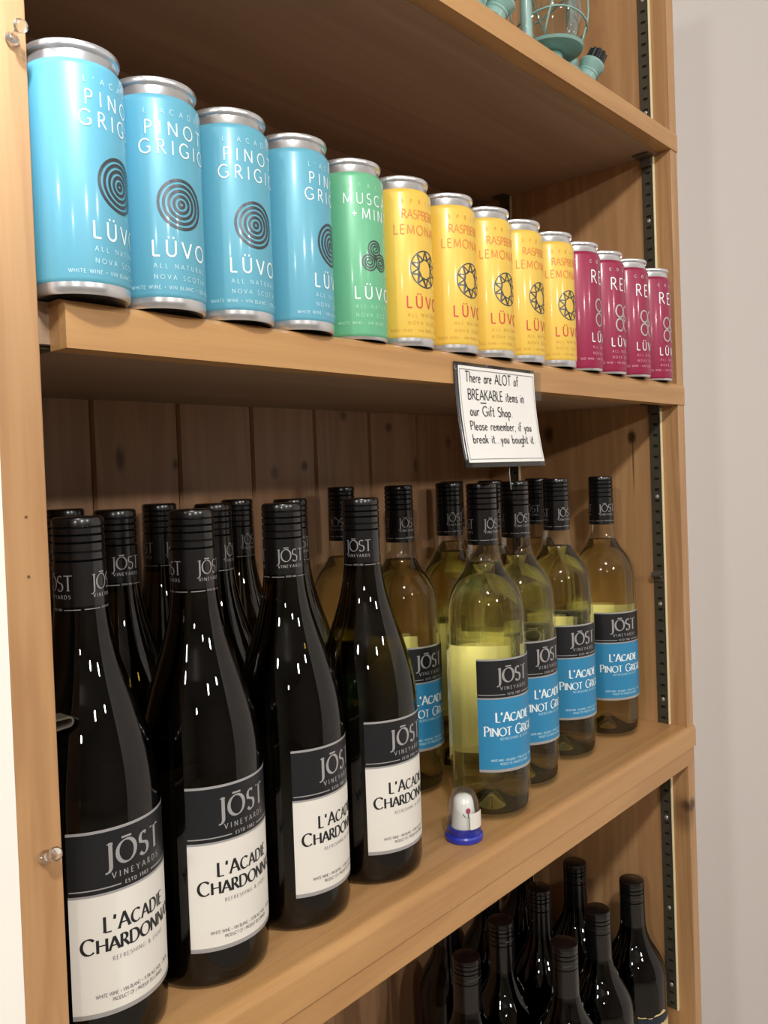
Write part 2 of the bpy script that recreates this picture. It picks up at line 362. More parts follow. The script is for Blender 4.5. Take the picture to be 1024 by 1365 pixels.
def ribbon(pts, wf):
    """polyline -> list of quads; wf(dir)->width"""
    quads = []
    for i in range(len(pts)-1):
        a, b = Vector(pts[i]), Vector(pts[i+1]); t = b-a
        if t.length < 1e-9: continue
        t.normalize(); n = Vector((-t.y, t.x)); h = wf(t)/2
        e = min(h*.45, .3*(b-a).length) if len(pts) > 2 else h*.0
        a2, b2 = a-t*e, b+t*e
        quads.append([a2+n*h, a2-n*h, b2-n*h, b2+n*h])
    return quads
def layout(text, height, width=None, thick=.09, thin=None, serif=False, track=.08, jstyle=None, smallcaps=1.0):
    """returns quads centred on x=0, baseline y=0, metric units"""
    thin = thick if thin is None else thin
    def wf(t):
        s = abs(math.sin(math.atan2(t.y, t.x)-math.radians(14)))**1.6
        return thin+(thick-thin)*s
    quads = []; x = 0; first = True; marks = {}
    for ch in text:
        acc = None; base = ch
        if ch == '\u014d': base = 'O'; acc = 'mac'
        if ch == '\u00dc': base = 'U'; acc = 'uml'
        if ch == '\u00e9': base = 'E'
        s = 1.0
        if smallcaps < 1 and not first and ch not in "' ": s = smallcaps
        if ch == "'": first = True
        elif ch == ' ': first = True
        else: first = False
        adv, strokes, ser = G[base]
        sx = s*(.0+1)
        k = 1/s
        for st in strokes:
            for q in ribbon(st, lambda t: wf(t)*(k**.6)):
                quads.append([Vector((x+p.x*s, p.y*s)) for p in q])
        if serif:
            for (px, py, hl) in ser:
                th = thin*.9
                yy = py-(th/2 if py > .5 else -th/2)
                quads.append([Vector((x+(px-hl*1.0)*s, yy*s+th*.5)), Vector((x+(px-hl*1.0)*s, yy*s-th*.5)), Vector((x+(px+hl*1.0)*s, yy*s-th*.5)), Vector((x+(px+hl*1.0)*s, yy*s+th*.5))])
        if acc == 'mac': quads.append([Vector((x+.26, 1.17)), Vector((x+.26, 1.08)), Vector((x+.74, 1.08)), Vector((x+.74, 1.17))])
        if acc == 'uml':
            for ux in (.24, .54): quads.append([Vector((x+ux-.06, 1.26)), Vector((x+ux-.06, 1.12)), Vector((x+ux+.06, 1.12)), Vector((x+ux+.06, 1.26))])
        x += (adv+track)*s
    x -= track
    n = max(len(text)-1, 1)
    sx = 1.0
    if width: sx = (width/height)/x
    return [[Vector(((p.x-x/2)*height*sx, p.y*height)) for p in q] for q in quads]
def text_fit(text, height, width, **kw):
    """choose tracking so that the natural letters fill the width"""
    adv = sum(G[{'\u014d': 'O', '\u00dc': 'U', '\u00e9': 'E'}.get(c, c)][0] for c in text)
    n = max(len(text)-1, 1); sc_ = kw.get('smallcaps', 1.0)
    tr = (width/height/((1+sc_*2)/3 if sc_ < 1 else 1)-adv)/n
    tr = max(tr, .03)
    return layout(text, height, width, track=tr, **kw)
class Wrap:
    """collects flat print on a cylinder of radius R"""
    def __init__(s, R): s.R = R; s.bm = bmesh.new()
    def put(s, quads, ang, z, mi=0, lift=0.0):
        for q in quads:
            vs = []
            for p in q:
                th = math.radians(ang)+p.x/s.R; r = s.R+lift
                vs.append(s.bm.verts.new((r*math.cos(th), r*math.sin(th), z+p.y)))
            try: s.bm.faces.new(vs).material_index = mi
            except ValueError: pass
    def rect(s, a0, a1, z0, z1, mi=0, lift=0.0, zfun=None):
        n = max(1, int(abs(a1-a0)/4)); r = s.R+lift; prev = None
        for i in range(n+1):
            a = a0+(a1-a0)*i/n; th = math.radians(a); dz = zfun(a) if zfun else 0
            c = (s.bm.verts.new((r*math.cos(th), r*math.sin(th), z0)), s.bm.verts.new((r*math.cos(th), r*math.sin(th), z1+dz)))
            if prev: 
                f = s.bm.faces.new((prev[0], c[0], c[1], prev[1])); f.material_index = mi; f.smooth = True
            prev = c
    def quads2(s, polys, ang, z, mi=0, lift=0): s.put(polys, ang, z, mi, lift)

# ------------------------------------------------------------------ setting
def struct(name, bm, m):
    o = obj(name, bm, m); o['kind'] = 'structure'; return o
ZLOW, ZTOP = -.93, .78
YB = .2752
bm = bmesh.new(); box(bm, .02, .62, .292, .34, -1.5, 1.25); struct('wall_back', bm, M['wall'])
bm = bmesh.new(); box(bm, .62, .67, -2.2, .34, -1.5, 1.25); struct('wall_right', bm, M['wall'])
bm = bmesh.new(); box(bm, -3.6, -.8262, .0, .05, -1.5, 1.25); struct('wall_left', bm, M['wallw'])
M['far'] = simple('tan_far_wall', srgb(196, 188, 178), .9, noise=.1, scale=2)
bm = bmesh.new(); box(bm, -4.2, 3.4, -4.25, -4.2, -1.5, 1.25); struct('wall_front', bm, M['far'])
bm = bmesh.new(); box(bm, -4.25, -4.2, -4.2, .34, -1.5, 1.25); struct('wall_far_left', bm, M['far'])
bm = bmesh.new(); box(bm, -4.2, 3.4, -4.2, .34, -1.56, -1.5); struct('floor', bm, M['floor'])
bm = bmesh.new(); box(bm, -4.2, 3.4, -4.2, .34, 1.25, 1.3); struct('ceiling', bm, M['ceil'])

# ------------------------------------------------------------------ shelving unit
unit = empty('shelving_unit', (-.40, .13, -1.5))
tag(unit, 'knotty pine wall shelving unit with plank back, holding the cans and the wine bottles', 'shelves')
OFF = Vector((.40, -.13, 1.5))
def upart(name, bm, m, parent=unit, **k):
    for v in bm.verts: pass
    o = obj(name, bm, m, None, **k)
    o.parent = parent
    if parent is unit: o.matrix_parent_inverse = Matrix.Translation(-Vector(unit.location))
    return o
bm = bmesh.new(); box(bm, 0, .0187, 0, YB+.012, -1.5, ZTOP, bev=.0008); upart('side_panel', bm, M['wood_z'])
bm = bmesh.new(); box(bm, -.8262, -.8034, 0, YB+.012, -1.5, ZTOP, bev=.0008); upart('side_panel', bm, M['wood_z'])
# back planks with a V joint between them
xs = [-.8034, -.7105]+[-.6194+.0909*k for k in range(7)]+[0]
for a, b in zip(xs[:-1], xs[1:]):
    bm = bmesh.new()
    c, dpt = .0028, .0028
    prof = [(a+.0004, YB+.012), (a+.0004, YB+dpt), (a+c, YB), (b-c, YB), (b-.0004, YB+dpt), (b-.0004, YB+.012)]
    lo = [bm.verts.new((x, y, -1.5)) for x, y in prof]; hi = [bm.verts.new((x, y, ZTOP)) for x, y in prof]
    for i in range(6): bm.faces.new((lo[i], lo[(i+1) % 6], hi[(i+1) % 6], hi[i]))
    bm.faces.new(lo); bm.faces.new(hi[::-1])
    upart('back_plank', bm, M['wood_plank'])
# shelves: board + lip with a softened top edge
def rounded_lip(y0, y1, z0, z1, r, n=6):
    p = [(y0, z0), (y0, z1-r)]
    for i in range(1, n+1):
        t = PI/2*i/n
        p.append((y0+r*1.2-r*1.2*math.cos(t), z1-r+r*math.sin(t)))
    p += [(y1, z1), (y1, z0)]
    return p
def shelf(zt, thick, lip, x0, xl0, xl1, mt='ply'):
    bm = bmesh.new(); box(bm, x0, -.0003, .0162, YB-.0005, zt-thick, zt)
    s = upart('shelf', bm, M[mt])
    bm = bmesh.new(); extrude_x(bm, lip, xl0, xl1)
    l = upart('shelf_lip', bm, M['wood_lip'], parent=s); l.matrix_parent_inverse = Matrix.Identity(4)
    return s
XO = .0176
shelf(.3325, .0245, rounded_lip(-.0012, .016, .3098, .3325, .003), -.800, -.7895, XO)
shelf(.028, .0225, rounded_lip(-.0012, .016, .0018, .028, .0060), -.800, -.7895, XO)
# the wine shelf: projecting nosing over a recessed apron
sC = shelf(-.3916, .020, rounded_lip(-.0024, .016, -.4185, -.3916, .0065), -.8032, -.8029, .0190, 'wood_x')
bm = bmesh.new(); box(bm, -.8029, XO, -.0004, .014, -.4395, -.4190, bev=.0012)
ap = upart('apron', bm, M['wood_lip'], parent=sC); ap.matrix_parent_inverse = Matrix.Identity(4)
shelf(-.887, .020, rounded_lip(-.004, .016, -.911, -.887, .004), -.8032, -.8029, XO)

# slotted metal standards in the side panels
def standard(x, sgn, z0, z1, ya=.0222):
    y0, y1 = ya, ya+.0140
    bm = bmesh.new(); t = .0022
    box(bm, *(sorted((x, x+sgn*t*.3))), y0, y1, z0, z1, mi=1)      # dark back of the channel
    n = int((z1-z0)/.0132); pitch = (z1-z0)/n; xa, xb = sorted((x+sgn*t*.3, x+sgn*t))
    box(bm, xa, xb, y0, y0+.0040, z0, z1); box(bm, xa, xb, y1-.0040, y1, z0, z1)
    for k in range(n+1):
        zc = z0+k*pitch; a, b = max(z0, zc-pitch/2+.0016), min(z1, zc+pitch/2-.0016)
        if b > a: box(bm, xa, xb, y0+.0040, y1-.0040, a, b)
    s = upart('shelf_standard', bm, [M['strip'], M['slot']])
    xa, xb = sorted((x, x+sgn*(t+.0016)))
    bm = bmesh.new(); box(bm, xa, xb, y0-.0016, y0, z0, z1, bev=.0003)
    e = upart('edge_flange', bm, M['brass'], parent=s); e.matrix_parent_inverse = Matrix.Identity(4)
    for zz in (z0+.03, z0+(z1-z0)*.38, z0+(z1-z0)*.72):
        bm = bmesh.new(); lathe(bm, [(.0026, 0), (.0026, .0004), (.0018, .0011), (0, .0013)], 12)
        mt = Matrix.Translation((x+sgn*t, ya+.007, zz)) @ Matrix.Rotation(sgn*PI/2, 4, 'Y')
        bmesh.ops.transform(bm, matrix=mt, verts=bm.verts)
        q = upart('screw', bm, M['screw'], parent=s); q.matrix_parent_inverse = Matrix.Identity(4)
for (x, sgn) in ((0, -1), (-.8034, 1)):
    for (a, b) in ((.3312, ZTOP-.01), (.0282, .3080), (-.3914, .0002), (-.7505, -.4160)):
        standard(x, sgn, a, b)
        standard(x, sgn, a, b, .2280)
# shelf clips
def clip(x, sgn, z, kind, dy=0.0):
    bm = bmesh.new()
    if kind == 'hairpin':          # sheet-metal tongue folded back under itself
        e = .0215 if sgn > 0 else .0125; t = .0011; h = .0024
        mid = [(.0032, 0), (e-h, 0)]+[(e-h+h*math.sin(PI*i/8), -h+h*math.cos(PI*i/8)) for i in range(1, 8)]+[(e-h, -2*h), (.0032, -2*h-.0012)]
        out, inn = [], []
        for i, p in enumerate(mid):
            q0 = Vector(mid[max(i-1, 0)]); q1 = Vector(mid[min(i+1, len(mid)-1)]); d_ = (q1-q0).normalized(); n_ = Vector((-d_.y, d_.x))
            out.append(Vector(p)+n_*t/2); inn.append(Vector(p)-n_*t/2)
        L0 = [[bm.verts.new((x+sgn*p.x, yy, z+p.y)) for p in out+inn[::-1]] for yy in (.0235, .0350)]
        n = len(L0[0])
        for i in range(n): bm.faces.new((L0[0][i], L0[0][(i+1) % n], L0[1][(i+1) % n], L0[1][i]))
        m_ = len(out)
        for k in (0, 1):
            for i in range(m_-1): bm.faces.new((L0[k][i], L0[k][i+1], L0[k][n-2-i], L0[k][n-1-i]))
        xa, xb = sorted((x+sgn*.0024, x+sgn*.0042)); box(bm, xa, xb, .0235, .0350, z-.012, z+.002, bev=.0003)
    else:
        xa, xb = sorted((x+sgn*.0040, x+sgn*.020)); box(bm, xa, xb, .0205+dy, .040+dy, z-.0016, z, bev=.0005)
        xa, xb = sorted((x+sgn*.0040, x+sgn*.0058)); box(bm, xa, xb, .0225+dy, .0365+dy, z-.012, z-.0016, bev=.0005)
    upart('shelf_clip', bm, M['clip'])
for zz in (.3072, .0052, -.4118):
    clip(0, -1, zz, 'flat', .2058); clip(-.8034, 1, zz, 'flat', .2058)
clip(0, -1, .3072, 'flat'); clip(0, -1, .0052, 'flat'); clip(0, -1, -.203, 'hairpin')
clip(-.8034, 1, .3072, 'flat'); clip(-.8034, 1, .0052, 'flat'); clip(-.8034, 1, -.197, 'hairpin'); clip(0, -1, -.4118, 'flat')

# ------------------------------------------------------------------ cans
CR, CH = .0265, .130
def ring_polys(r0, r1, a0=0, a1=360, n=40, cx=0, cy=0):
    out = []
    for i in range(n):
        t0 = math.radians(a0+(a1-a0)*i/n); t1 = math.radians(a0+(a1-a0)*(i+1)/n)
        out.append([Vector((cx+r*math.cos(t), cy+r*math.sin(t))) for r, t in ((r0, t0), (r1, t0), (r1, t1), (r0, t1))])
    return out
def line_polys(pts, wd):
    return ribbon(pts, lambda t: wd)
def emblem_blue():
    P = []
    for k in range(5):
        r = .0145-k*.0030
        P += ring_polys(max(r-.0016, 0), r, n=36)
    return P
def emblem_green():
    P = []
    for k in range(3):
        a = math.radians(90+120*k); cx_, cy_ = .0066*math.cos(a), .0066*math.sin(a)
        pts = []
        for i in range(46):
            t = i/45; rr = .0008+.0062*t; an = a+PI+t*3.1*2*PI
            pts.append((cx_+rr*math.cos(an), cy_+rr*math.sin(an)))
        P += line_polys(pts, .0010)
    return P
def emblem_yellow():
    P = ring_polys(.0136, .0145)+ring_polys(.0070, .0078)
    n = 10
    pi_ = [(.0074*math.cos(2*PI*i/n), .0074*math.sin(2*PI*i/n)) for i in range(n)]
    po = [(.0141*math.cos(2*PI*(i+.5)/n), .0141*math.sin(2*PI*(i+.5)/n)) for i in range(n)]
    for i in range(n):
        P += line_polys([pi_[i], po[i]], .0011)+line_polys([po[i], pi_[(i+1) % n]], .0013)+line_polys([pi_[i], po[(i+2) % n]], .0010)
    return P
def emblem_pink():
    P = []
    for sx in (-1, 1):
        for sy in (-1, 1):
            pts = [(sx*.0062+.0056*math.cos(t), sy*.0072+.0064*math.sin(t)) for t in [2*PI*i/20 for i in range(21)]]
            P += line_polys(pts, .0017)
    P += line_polys([(-.0008, -.0075), (-.0008, .0075)], .0009)+line_polys([(.0008, -.0075), (.0008, .0075)], .0009)
    P += line_polys([(-.0058, .0010), (.0058, .0010)], .0009)+line_polys([(-.0058, -.0010), (.0058, -.0010)], .0009)
    return P
def make_can(kind):
    body_m = M['c'+kind]; root = empty('wine_can')
    bm = bmesh.new()
    sb = .0022 if kind in ('green', 'pink') else .0062
    lathe(bm, [(CR-.0024, sb-.002 if sb > .004 else .0012), (CR-.0004, sb), (CR, sb+.002), (CR, .1165), (CR-.0006, .1185), (CR-.0022, .1205)], 64)
    body = obj('can_body', bm, body_m, root, smooth=60)
    bm = bmesh.new()
    z1 = sb+.0004
    lathe(bm, [(0, .004), (.014, .0038), (.0230, .0004), (.0248, 0), (CR-.0008, .0010), (CR-.0006, z1*.6), (CR-.0005, z1)], 64)
    obj('base_rim', bm, M['alu'], root, smooth=40)
    bm = bmesh.new()
    lathe(bm, [(CR-.0020, .1203), (CR-.0030, .1232), (CR-.0034, .1262), (CR-.0018, .1268), (CR-.0013, .1284), (CR-.0018, .1298), (CR-.0030, .1300),
               (CR-.0040, .1290), (CR-.0046, .1245), (CR-.0056, .1235), (CR-.0064, .1250), (.006, .1254), (0, .1254)], 64)
    lid = obj('lid', bm, M['alu'], root, smooth=50)
    bm = bmesh.new()
    tube(bm, [(.0085*math.cos(t)*.8+.002, .0085*math.sin(t)-.003, .1268) for t in [2*PI*i/16 for i in range(16)]], .0008, 6, closed=True)
    box(bm, -.003, .006, -.002, .0035, .1258, .1270, bev=.0003)
    obj('pull_tab', bm, M['alu'], lid)
    W = Wrap(CR+.00025)
    T = {'blue': ("L'ACADIE", 'PINOT', 'GRIGIO', .0385, .0455, 'WHITE WINE * VIN BLANC * 12% ALC./VOL.'),
         'green': ('SPRITZ', 'MUSCAT', '+MINT', .047, .037, 'WHITE WINE * VIN BLANC * 7% ALC./VOL.'),
         'yellow': ('SPRITZ', 'RASPBERRY', 'LEMONADE', .039, .052, 'ROS\u00e9 WINE * VIN ROS\u00e9 * 7% ALC./VOL.'),
         'pink': ('COLD', 'RED', None, .0315, 0, 'RED WINE * VIN ROUGE * 12% ALC./VOL.')}[kind]
    # ink slots: 0 main, 1 brand, 2 small, 3 emblem
    inks = {'blue': ('ink_white', 'ink_white', 'ink_pale', 'foil'), 'green': ('ink_white', 'ink_white', 'ink_palegreen', 'foil'),
            'yellow': ('ink_orange', 'ink_red', 'ink_gold', 'foil'), 'pink': ('ink_white', 'ink_white', 'ink_pink', 'foil_light')}[kind]
    yk = kind == 'yellow'
    if T[0] == 'COLD': W.put(text_fit('COLD', .0028, .029, thick=.13), -98, .1085, 0)
    else: W.put(text_fit(T[0], .0030, .038, thick=.13), -92, .1085, 2)
    h1 = .0075 if not yk else .0066
    if kind == 'pink': W.put(text_fit('RED', .0125, .033, thick=.11), -92, .0885, 0)
    else:
        W.put(text_fit(T[1], h1, T[3], thick=.11), -91 if kind != 'green' else -92, .0970, 0)
        W.put(text_fit(T[2], .0078 if not yk else .0070, T[4], thick=.11), -91, .0862 if not yk else .0850, 0)
    em = {'blue': emblem_blue, 'green': emblem_green, 'yellow': emblem_yellow, 'pink': emblem_pink}[kind]()
    W.put(em, -90, .0590, 3, lift=.00005)
    W.put(text_fit('L\u00dcVO', .0088, .0355, thick=.13), -91, .0290, 1)
    W.put(text_fit('ALL NATURAL', .0026, .034, thick=.13), -91, .0222, 2)
    W.put(text_fit('NOVA SCOTIA', .0026, .034, thick=.13), -91, .0160, 2)
    W.put(text_fit(T[5], .0020, .062, thick=.14), -90, .0105, 2)
    if kind == 'blue':
        W.put(text_fit('12 57', .0026, .008, thick=.2), -212, .024, 4); W.put(text_fit('2018', .0026, .008, thick=.2), -212, .0205, 4)
    obj('printed_lettering', W.bm, [M[i] for i in inks]+[M['ink_code']], body, norm=False)
    return root
protos = {k: make_can(k) for k in ('blue', 'green', 'yellow', 'pink')}
used = set()
CX = [-.7746, -.7203, -.6646, -.6085, -.5475, -.4927, -.4333, -.3796, -.3258, -.2672, -.2124, -.1583, -.1047, -.0401]
CY = [.0088, .0141, .0166, .0175, .0220, .0203, .0196, .0185, .0194, .0189, .0189, .0185, .0154, .0176]
KIND = ['blue']*4+['green']+['yellow']*5+['pink']*4
ROT = [25, -4, -2, 25, -3, -1, -2, -4, 2, -7, 14, 0, 0, 1]
LAB = ['sky blue can at the left end of the can row, beside the upright',
       'second sky blue can from the left, its whole ring emblem in view',
       'third sky blue can from the left, between two other blue cans',
       'sky blue can beside the green can, lettering turned away to the right',
       'mint green can with spiral emblem, the only green one in the row',
       'yellow can right beside the green can',
       'second yellow can counted from the green can',
       'middle one of the five yellow cans',
       'fourth yellow can counted from the green can',
       'yellow can touching the first magenta can',
       'magenta can right beside the last yellow can, lettering turned right',
       'second magenta can counted from the yellow cans',
       'third magenta can, one before the right end of the row',
       'magenta can at the right end of the row beside the side panel']
GRP = {'blue': 'sky blue cans on the can shelf', 'yellow': 'yellow cans on the can shelf', 'pink': 'magenta cans on the can shelf', 'green': None}
for i in range(14):
    k = KIND[i]
    c = protos[k] if k not in used else copy_tree(protos[k])
    used.add(k); c.location = (CX[i], CY[i], .0281); c.rotation_euler = (0, 0, math.radians(ROT[i]))
    tag(c, LAB[i], 'can', GRP[k])

# ------------------------------------------------------------------ bottles
def label_print(W, dz, sc_, kind):
    """front label centred on -90 deg; slots: 0 black 1 paper/blue 2 silver 3 lettering dark/white 4 silver print"""
    half = 55 if kind == 'ch' else 54
    a0, a1 = -90-half, -90+half
    z0, zb, z1 = .0248+dz, .0925+dz, .1293+dz
    if kind == 'pg': z0, zb, z1 = .0458, .1127, .1496
    L = Wrap(W.R-.00015)
    L.rect(a0, a1, z0, z0+.0026, 2); L.rect(a0, a1, z0+.0026, zb, 1); L.rect(a0, a1, zb, zb+.0014, 2)
    L.rect(a0, a1, zb+.0014, z1-.0016, 0); L.rect(a0, a1, z1-.0016, z1, 2)
    o = zb-.0925
    W.put(text_fit('J\u014dST', .0128, .0395*sc_, thick=.18, thin=.06, serif=True), -90, .1078+o, 1)
    W.put(text_fit('VINEYARDS', .0032, .034*sc_, thick=.17, thin=.10, serif=True), -88, .1008+o, 1)
    W.put(text_fit('ESTD 1983', .0019, .016*sc_, thick=.24), -90, .0958+o, 1)
    lw = math.degrees(.0105*sc_/W.R)
    W.rect(a0+1, -90-lw, .0962+o, .0969+o, 1); W.rect(-90+lw, a1-1, .0962+o, .0969+o, 1)
    W.put(text_fit("L'ACADIE", .0088, .043*sc_, thick=.20, thin=.08, serif=True, smallcaps=.84), -90, .0716+o, 0)
    if kind == 'ch': W.put(text_fit('CHARDONNAY', .0088, .068, thick=.20, thin=.08, serif=True, smallcaps=.84), -90, .0608, 0)
    else: W.put(text_fit('PINOT GRIGIO', .0088, .062, thick=.16, thin=.07, serif=True, smallcaps=.84), -90, .0790, 0)
    W.put(text_fit('REFRESHING & LIGHT', .0023, .037*sc_, thick=.15, thin=.08), -88, .0548+o, 2)
    W.put(text_fit('WHITE WINE * VIN BLANC * 11.5% ALC./VOL. * 750 ML', .0020, .054*sc_, thick=.15), -90, .0355+o, 2)
    W.put(text_fit('PRODUCT OF / PRODUIT DU CANADA', .0020, .036*sc_, thick=.15), -90, .0320+o, 2)
    return L
def cap_prof(z0, z1, r0, r1, top):
    """screw cap: lower sleeve z0..z1 then ringed closure up to top"""
    p = [(r0-.0006, z0), (r0, z0+.0004), (r1, z1-.001)]
    for (g, d) in ((z1, .0013), (z1+.0050, .0007), (z1+.0105, .0013), (z1+.0150, .0013), (z1+.0195, .0008)):
        p += [(r1, g-.0007), (r1-d, g), (r1, g+.0007)]
    p += [(r1, top-.0022), (r1-.0005, top-.0008), (r1-.0018, top), (0, top)]
    return p
def capsule(root, z0, z1, r0, r1, top, lz, th):
    bm = bmesh.new(); lathe(bm, cap_prof(z0, z1, r0, r1, top), 40)
    c = obj('screw_cap', bm, M['capblack'], root, smooth=35)
    W = Wrap(r0+.00022)
    W.R = (r0+r1)/2+.0003
    for k in range(3):
        a = -90+120*k
        W.put(text_fit('J\u014dST', .0088*th, .0225, thick=.13, thin=.05, serif=True), a, lz, 0)
        W.put(text_fit('VINEYARDS', .0022, .0195, thick=.19, thin=.10), a, lz-.0046*th, 0)
        W.put(text_fit('ESTD 1983', .0012, .008, thick=.24), a, lz-.0116*th, 0)
        W.rect(a-56, a-20, lz-.0114*th, lz-.0109*th, 0); W.rect(a+20, a+56, lz-.0114*th, lz-.0109*th, 0)
    obj('printed_lettering', W.bm, M['cap_silver'], c, norm=False)
    return c
def make_ch():
    root = empty('wine_bottle')
    bm = bmesh.new()
    lathe(bm, [(0, .016), (.008, .014), (.022, .004), (.030, .0006), (.035, 0), (.0385, .0012), (.0403, .0045), (.041, .010), (.041, .134), (.0407, .142), (.0400, .150), (.0388, .158), (.0372, .166), (.0350, .1745),
               (.0325, .183), (.0300, .191), (.0277, .198), (.0252, .205), (.0230, .212), (.0210, .2185), (.0193, .225), (.0178, .232), (.0166, .239), (.0158, .246), (.0142, .262), (.0135, .275)], 72)
    g = obj('glass', bm, M['glass_dark'], root, smooth=60)
    W = Wrap(.0414); L = label_print(W, 0, 1.0, 'ch')
    lb = obj('front_label', L.bm, [M['lab_black'], M['lab_white'], M['lab_silver']], root, norm=False)
    obj('printed_lettering', W.bm, [M['ink_black'], M['lab_silver'], M['grey_line']], lb, norm=False)
    L2 = Wrap(.0412); L2.rect(52, 128, .030, .118, 0)
    obj('back_label', L2.bm, M['back_white'], root, norm=False)
    capsule(root, .2440, .2775, .0154, .0150, .303, .2605, 1.0)
    return root
def make_pg():
    root = empty('wine_bottle')
    R = .038
    out = [(0, .018), (.006, .0165), (.018, .006), (.027, .0008), (.0315, 0), (.0352, .0012), (.0373, .0045), (.038, .010), (.038, .176), (.0379, .184), (.0376, .191), (.0368, .1975), (.0355, .2035),
           (.0330, .2105), (.0290, .2175), (.0238, .2240), (.0192, .231), (.0172, .237), (.0158, .244), (.0146, .256), (.0138, .275)]
    bm = bmesh.new(); lathe(bm, out, 72)
    obj('glass', bm, M['glass_clear'], root, smooth=60)
    t = .0026
    inn = [(0, .021), (.006, .0195), (.018, .0095), (.027, .0045), (.0318, .0045), (.0345, .0065), (.0354, .011), (.0354, .176), (.0353, .184), (.0350, .191), (.0342, .197), (.0328, .2030),
           (.0303, .2098), (.0263, .2165), (.0211, .2232), (.0170, .231), (.0155, .234), (0, .234)]
    bm = bmesh.new(); lathe(bm, inn, 64)
    obj('wine', bm, M['wine'], root, smooth=60)
    W = Wrap(R+.0004); L = label_print(W, .0205, .93, 'pg')
    lb = obj('front_label', L.bm, [M['lab_black'], M['lab_blue'], M['lab_silver']], root, norm=False)
    obj('printed_lettering', W.bm, [M['ink_white'], M['lab_silver'], M['ink_pale']], lb, norm=False)
    L2 = Wrap(R+.0002); L2.rect(36, 144, .046, .150, 0)
    bl = obj('back_label', L2.bm, M['back_white'], root, norm=False)
    W2 = Wrap(R+.0004)
    for k in range(16): W2.rect(112+k*1.1, 112+k*1.1+.3+.4*((k*7) % 3)/2, .052, .066, 0)
    for k in range(9): W2.rect(50+3*(k % 2), 108, .080+k*.0065, .0812+k*.0065, 0)
    obj('printed_lettering', W2.bm, M['ink_black'], bl, norm=False)
    capsule(root, .2520, .2855, .0149, .0146, .310, .2675, .98)
    return root
def make_red():
    root = empty('wine_bottle')
    bm = bmesh.new()
    lathe(bm, [(0, .018), (.018, .006), (.027, .0008), (.0315, 0), (.0352, .0012), (.0368, .0045), (.0375, .010), (.0375, .190), (.0372, .197), (.0362, .204), (.0342, .211),
           (.0305, .2190), (.0262, .2265), (.0222, .233), (.0190, .240), (.0168, .247), (.0153, .256), (.0142, .272), (.0138, .28)], 64)
    obj('glass', bm, M['glass_red'], root, smooth=60)
    L = Wrap(.0379)
    L.rect(-150, -30, .060, .1585, 0); L.rect(-150, -30, .1595, .1610, 1, zfun=lambda a: .0022*math.sin(a*.11)+.0012*math.sin(a*.31))
    L.rect(-150, -30, .070, .1490, 1, lift=.0001, zfun=lambda a: .0016*math.sin(a*.9))
    obj('front_label', L.bm, [M['lab_navy'], M['lab_gold']], root, norm=False)
    bm = bmesh.new(); lathe(bm, cap_prof(.2500, .2855, .0154, .0148, .310), 40)
    obj('screw_cap', bm, M['capblack'], root, smooth=35)
    return root
ZC = -.3915
CHS = [(-.7565, .0560, -83, -56), (-.6737, .0583, -86, -77), (-.5896, .0621, -77, -111), (-.5037, .0620, -87, -149),
       (-.6720, .2300, -70, -30), (-.6800, .1425, -88, -95), (-.5825, .2320, -60, -70), (-.5880, .1480, -84, -60), (-.4975, .2300, -80, -80), (-.5045, .1465, -86, -100)]
CHL = ['dark bottle with white label in front row at the left end, beside the upright',
       'second dark bottle from the left in front row, its white label in full view',
       'third dark bottle from the left in front row, white label cut by its right edge',
       'dark bottle with white label in front row, nearest the thimble',
       'dark bottle at the back behind the leftmost front bottle, only its cap showing',
       'dark bottle in second row, seen in the gap between first and second front bottles',
       'dark bottle by the back planks, cap just left of the second front bottle',
       'dark bottle in second row, cap just right of the second front bottle',
       'dark bottle by the back planks, left of the third front bottle',
       'dark bottle right behind the third front bottle, cap overlapping its cap']
p0 = make_ch()
for i, (x, y, a, ca) in enumerate(CHS):
    c = p0 if i == 0 else copy_tree(p0)
    c.location = (x, y, ZC); c.rotation_euler = (0, 0, math.radians(a+90))
    for ch in c.children:
        if ch.name.startswith('screw_cap'): ch.rotation_euler = (0, 0, math.radians(ca-a))
    tag(c, CHL[i], 'bottle', 'dark wine bottles with cream labels')
PGS = [(-.3461, .0516, -106, -100), (-.2629, .0681, -97, -113), (-.1638, .0776, -107, -104), (-.0638, .0732, -117, -123),
       (-.3500, .1520, -96, -102), (-.3515, .2330, -90, -30), (-.2600, .1560, -100, -115), (-.1500, .2340, -100, -88), (-.1770, .1575, -100, -115), (-.0730, .1570, -100, -60)]
PGL = ['clear bottle of yellow wine with blue label, front row, behind the thimble',
       'second clear bottle with blue label from the thimble, front row',
       'third clear bottle with blue label from the thimble, front row',
       'clear bottle with blue label at the right end, beside the side panel',
       'clear bottle with blue label seen between the last dark bottle and the thimble bottle',
       'clear bottle by the back planks, its cap left of the last dark front bottle',
       'clear bottle in second row, cap just left of the cap of the thimble bottle',
       'clear bottle by the back planks, cap barely showing left of the thimble bottle cap',
       'clear bottle in second row, cap between the first and second front clear bottles',
       'clear bottle in second row, cap between the second and third front clear bottles']
p0 = make_pg()
for i, (x, y, a, ca) in enumerate(PGS):
    c = p0 if i == 0 else copy_tree(p0)
    c.location = (x, y, ZC); c.rotation_euler = (0, 0, math.radians(a+90))
    for ch in c.children:
        if ch.name.startswith('screw_cap'): ch.rotation_euler = (0, 0, math.radians(ca-a))
    tag(c, PGL[i], 'bottle', 'clear wine bottles with blue labels')
RS = [(-.0480, .0560, -90), (-.1370, .0560, -100), (-.2220, .0510, -90), (-.0480, .1340, -90), (-.1340, .1350, -90), (-.2250, .1300, -90), (-.3070, .1180, -90), (-.0480, .2150, -90), (-.1300, .2150, -90), (-.2200, .2120, -90)]
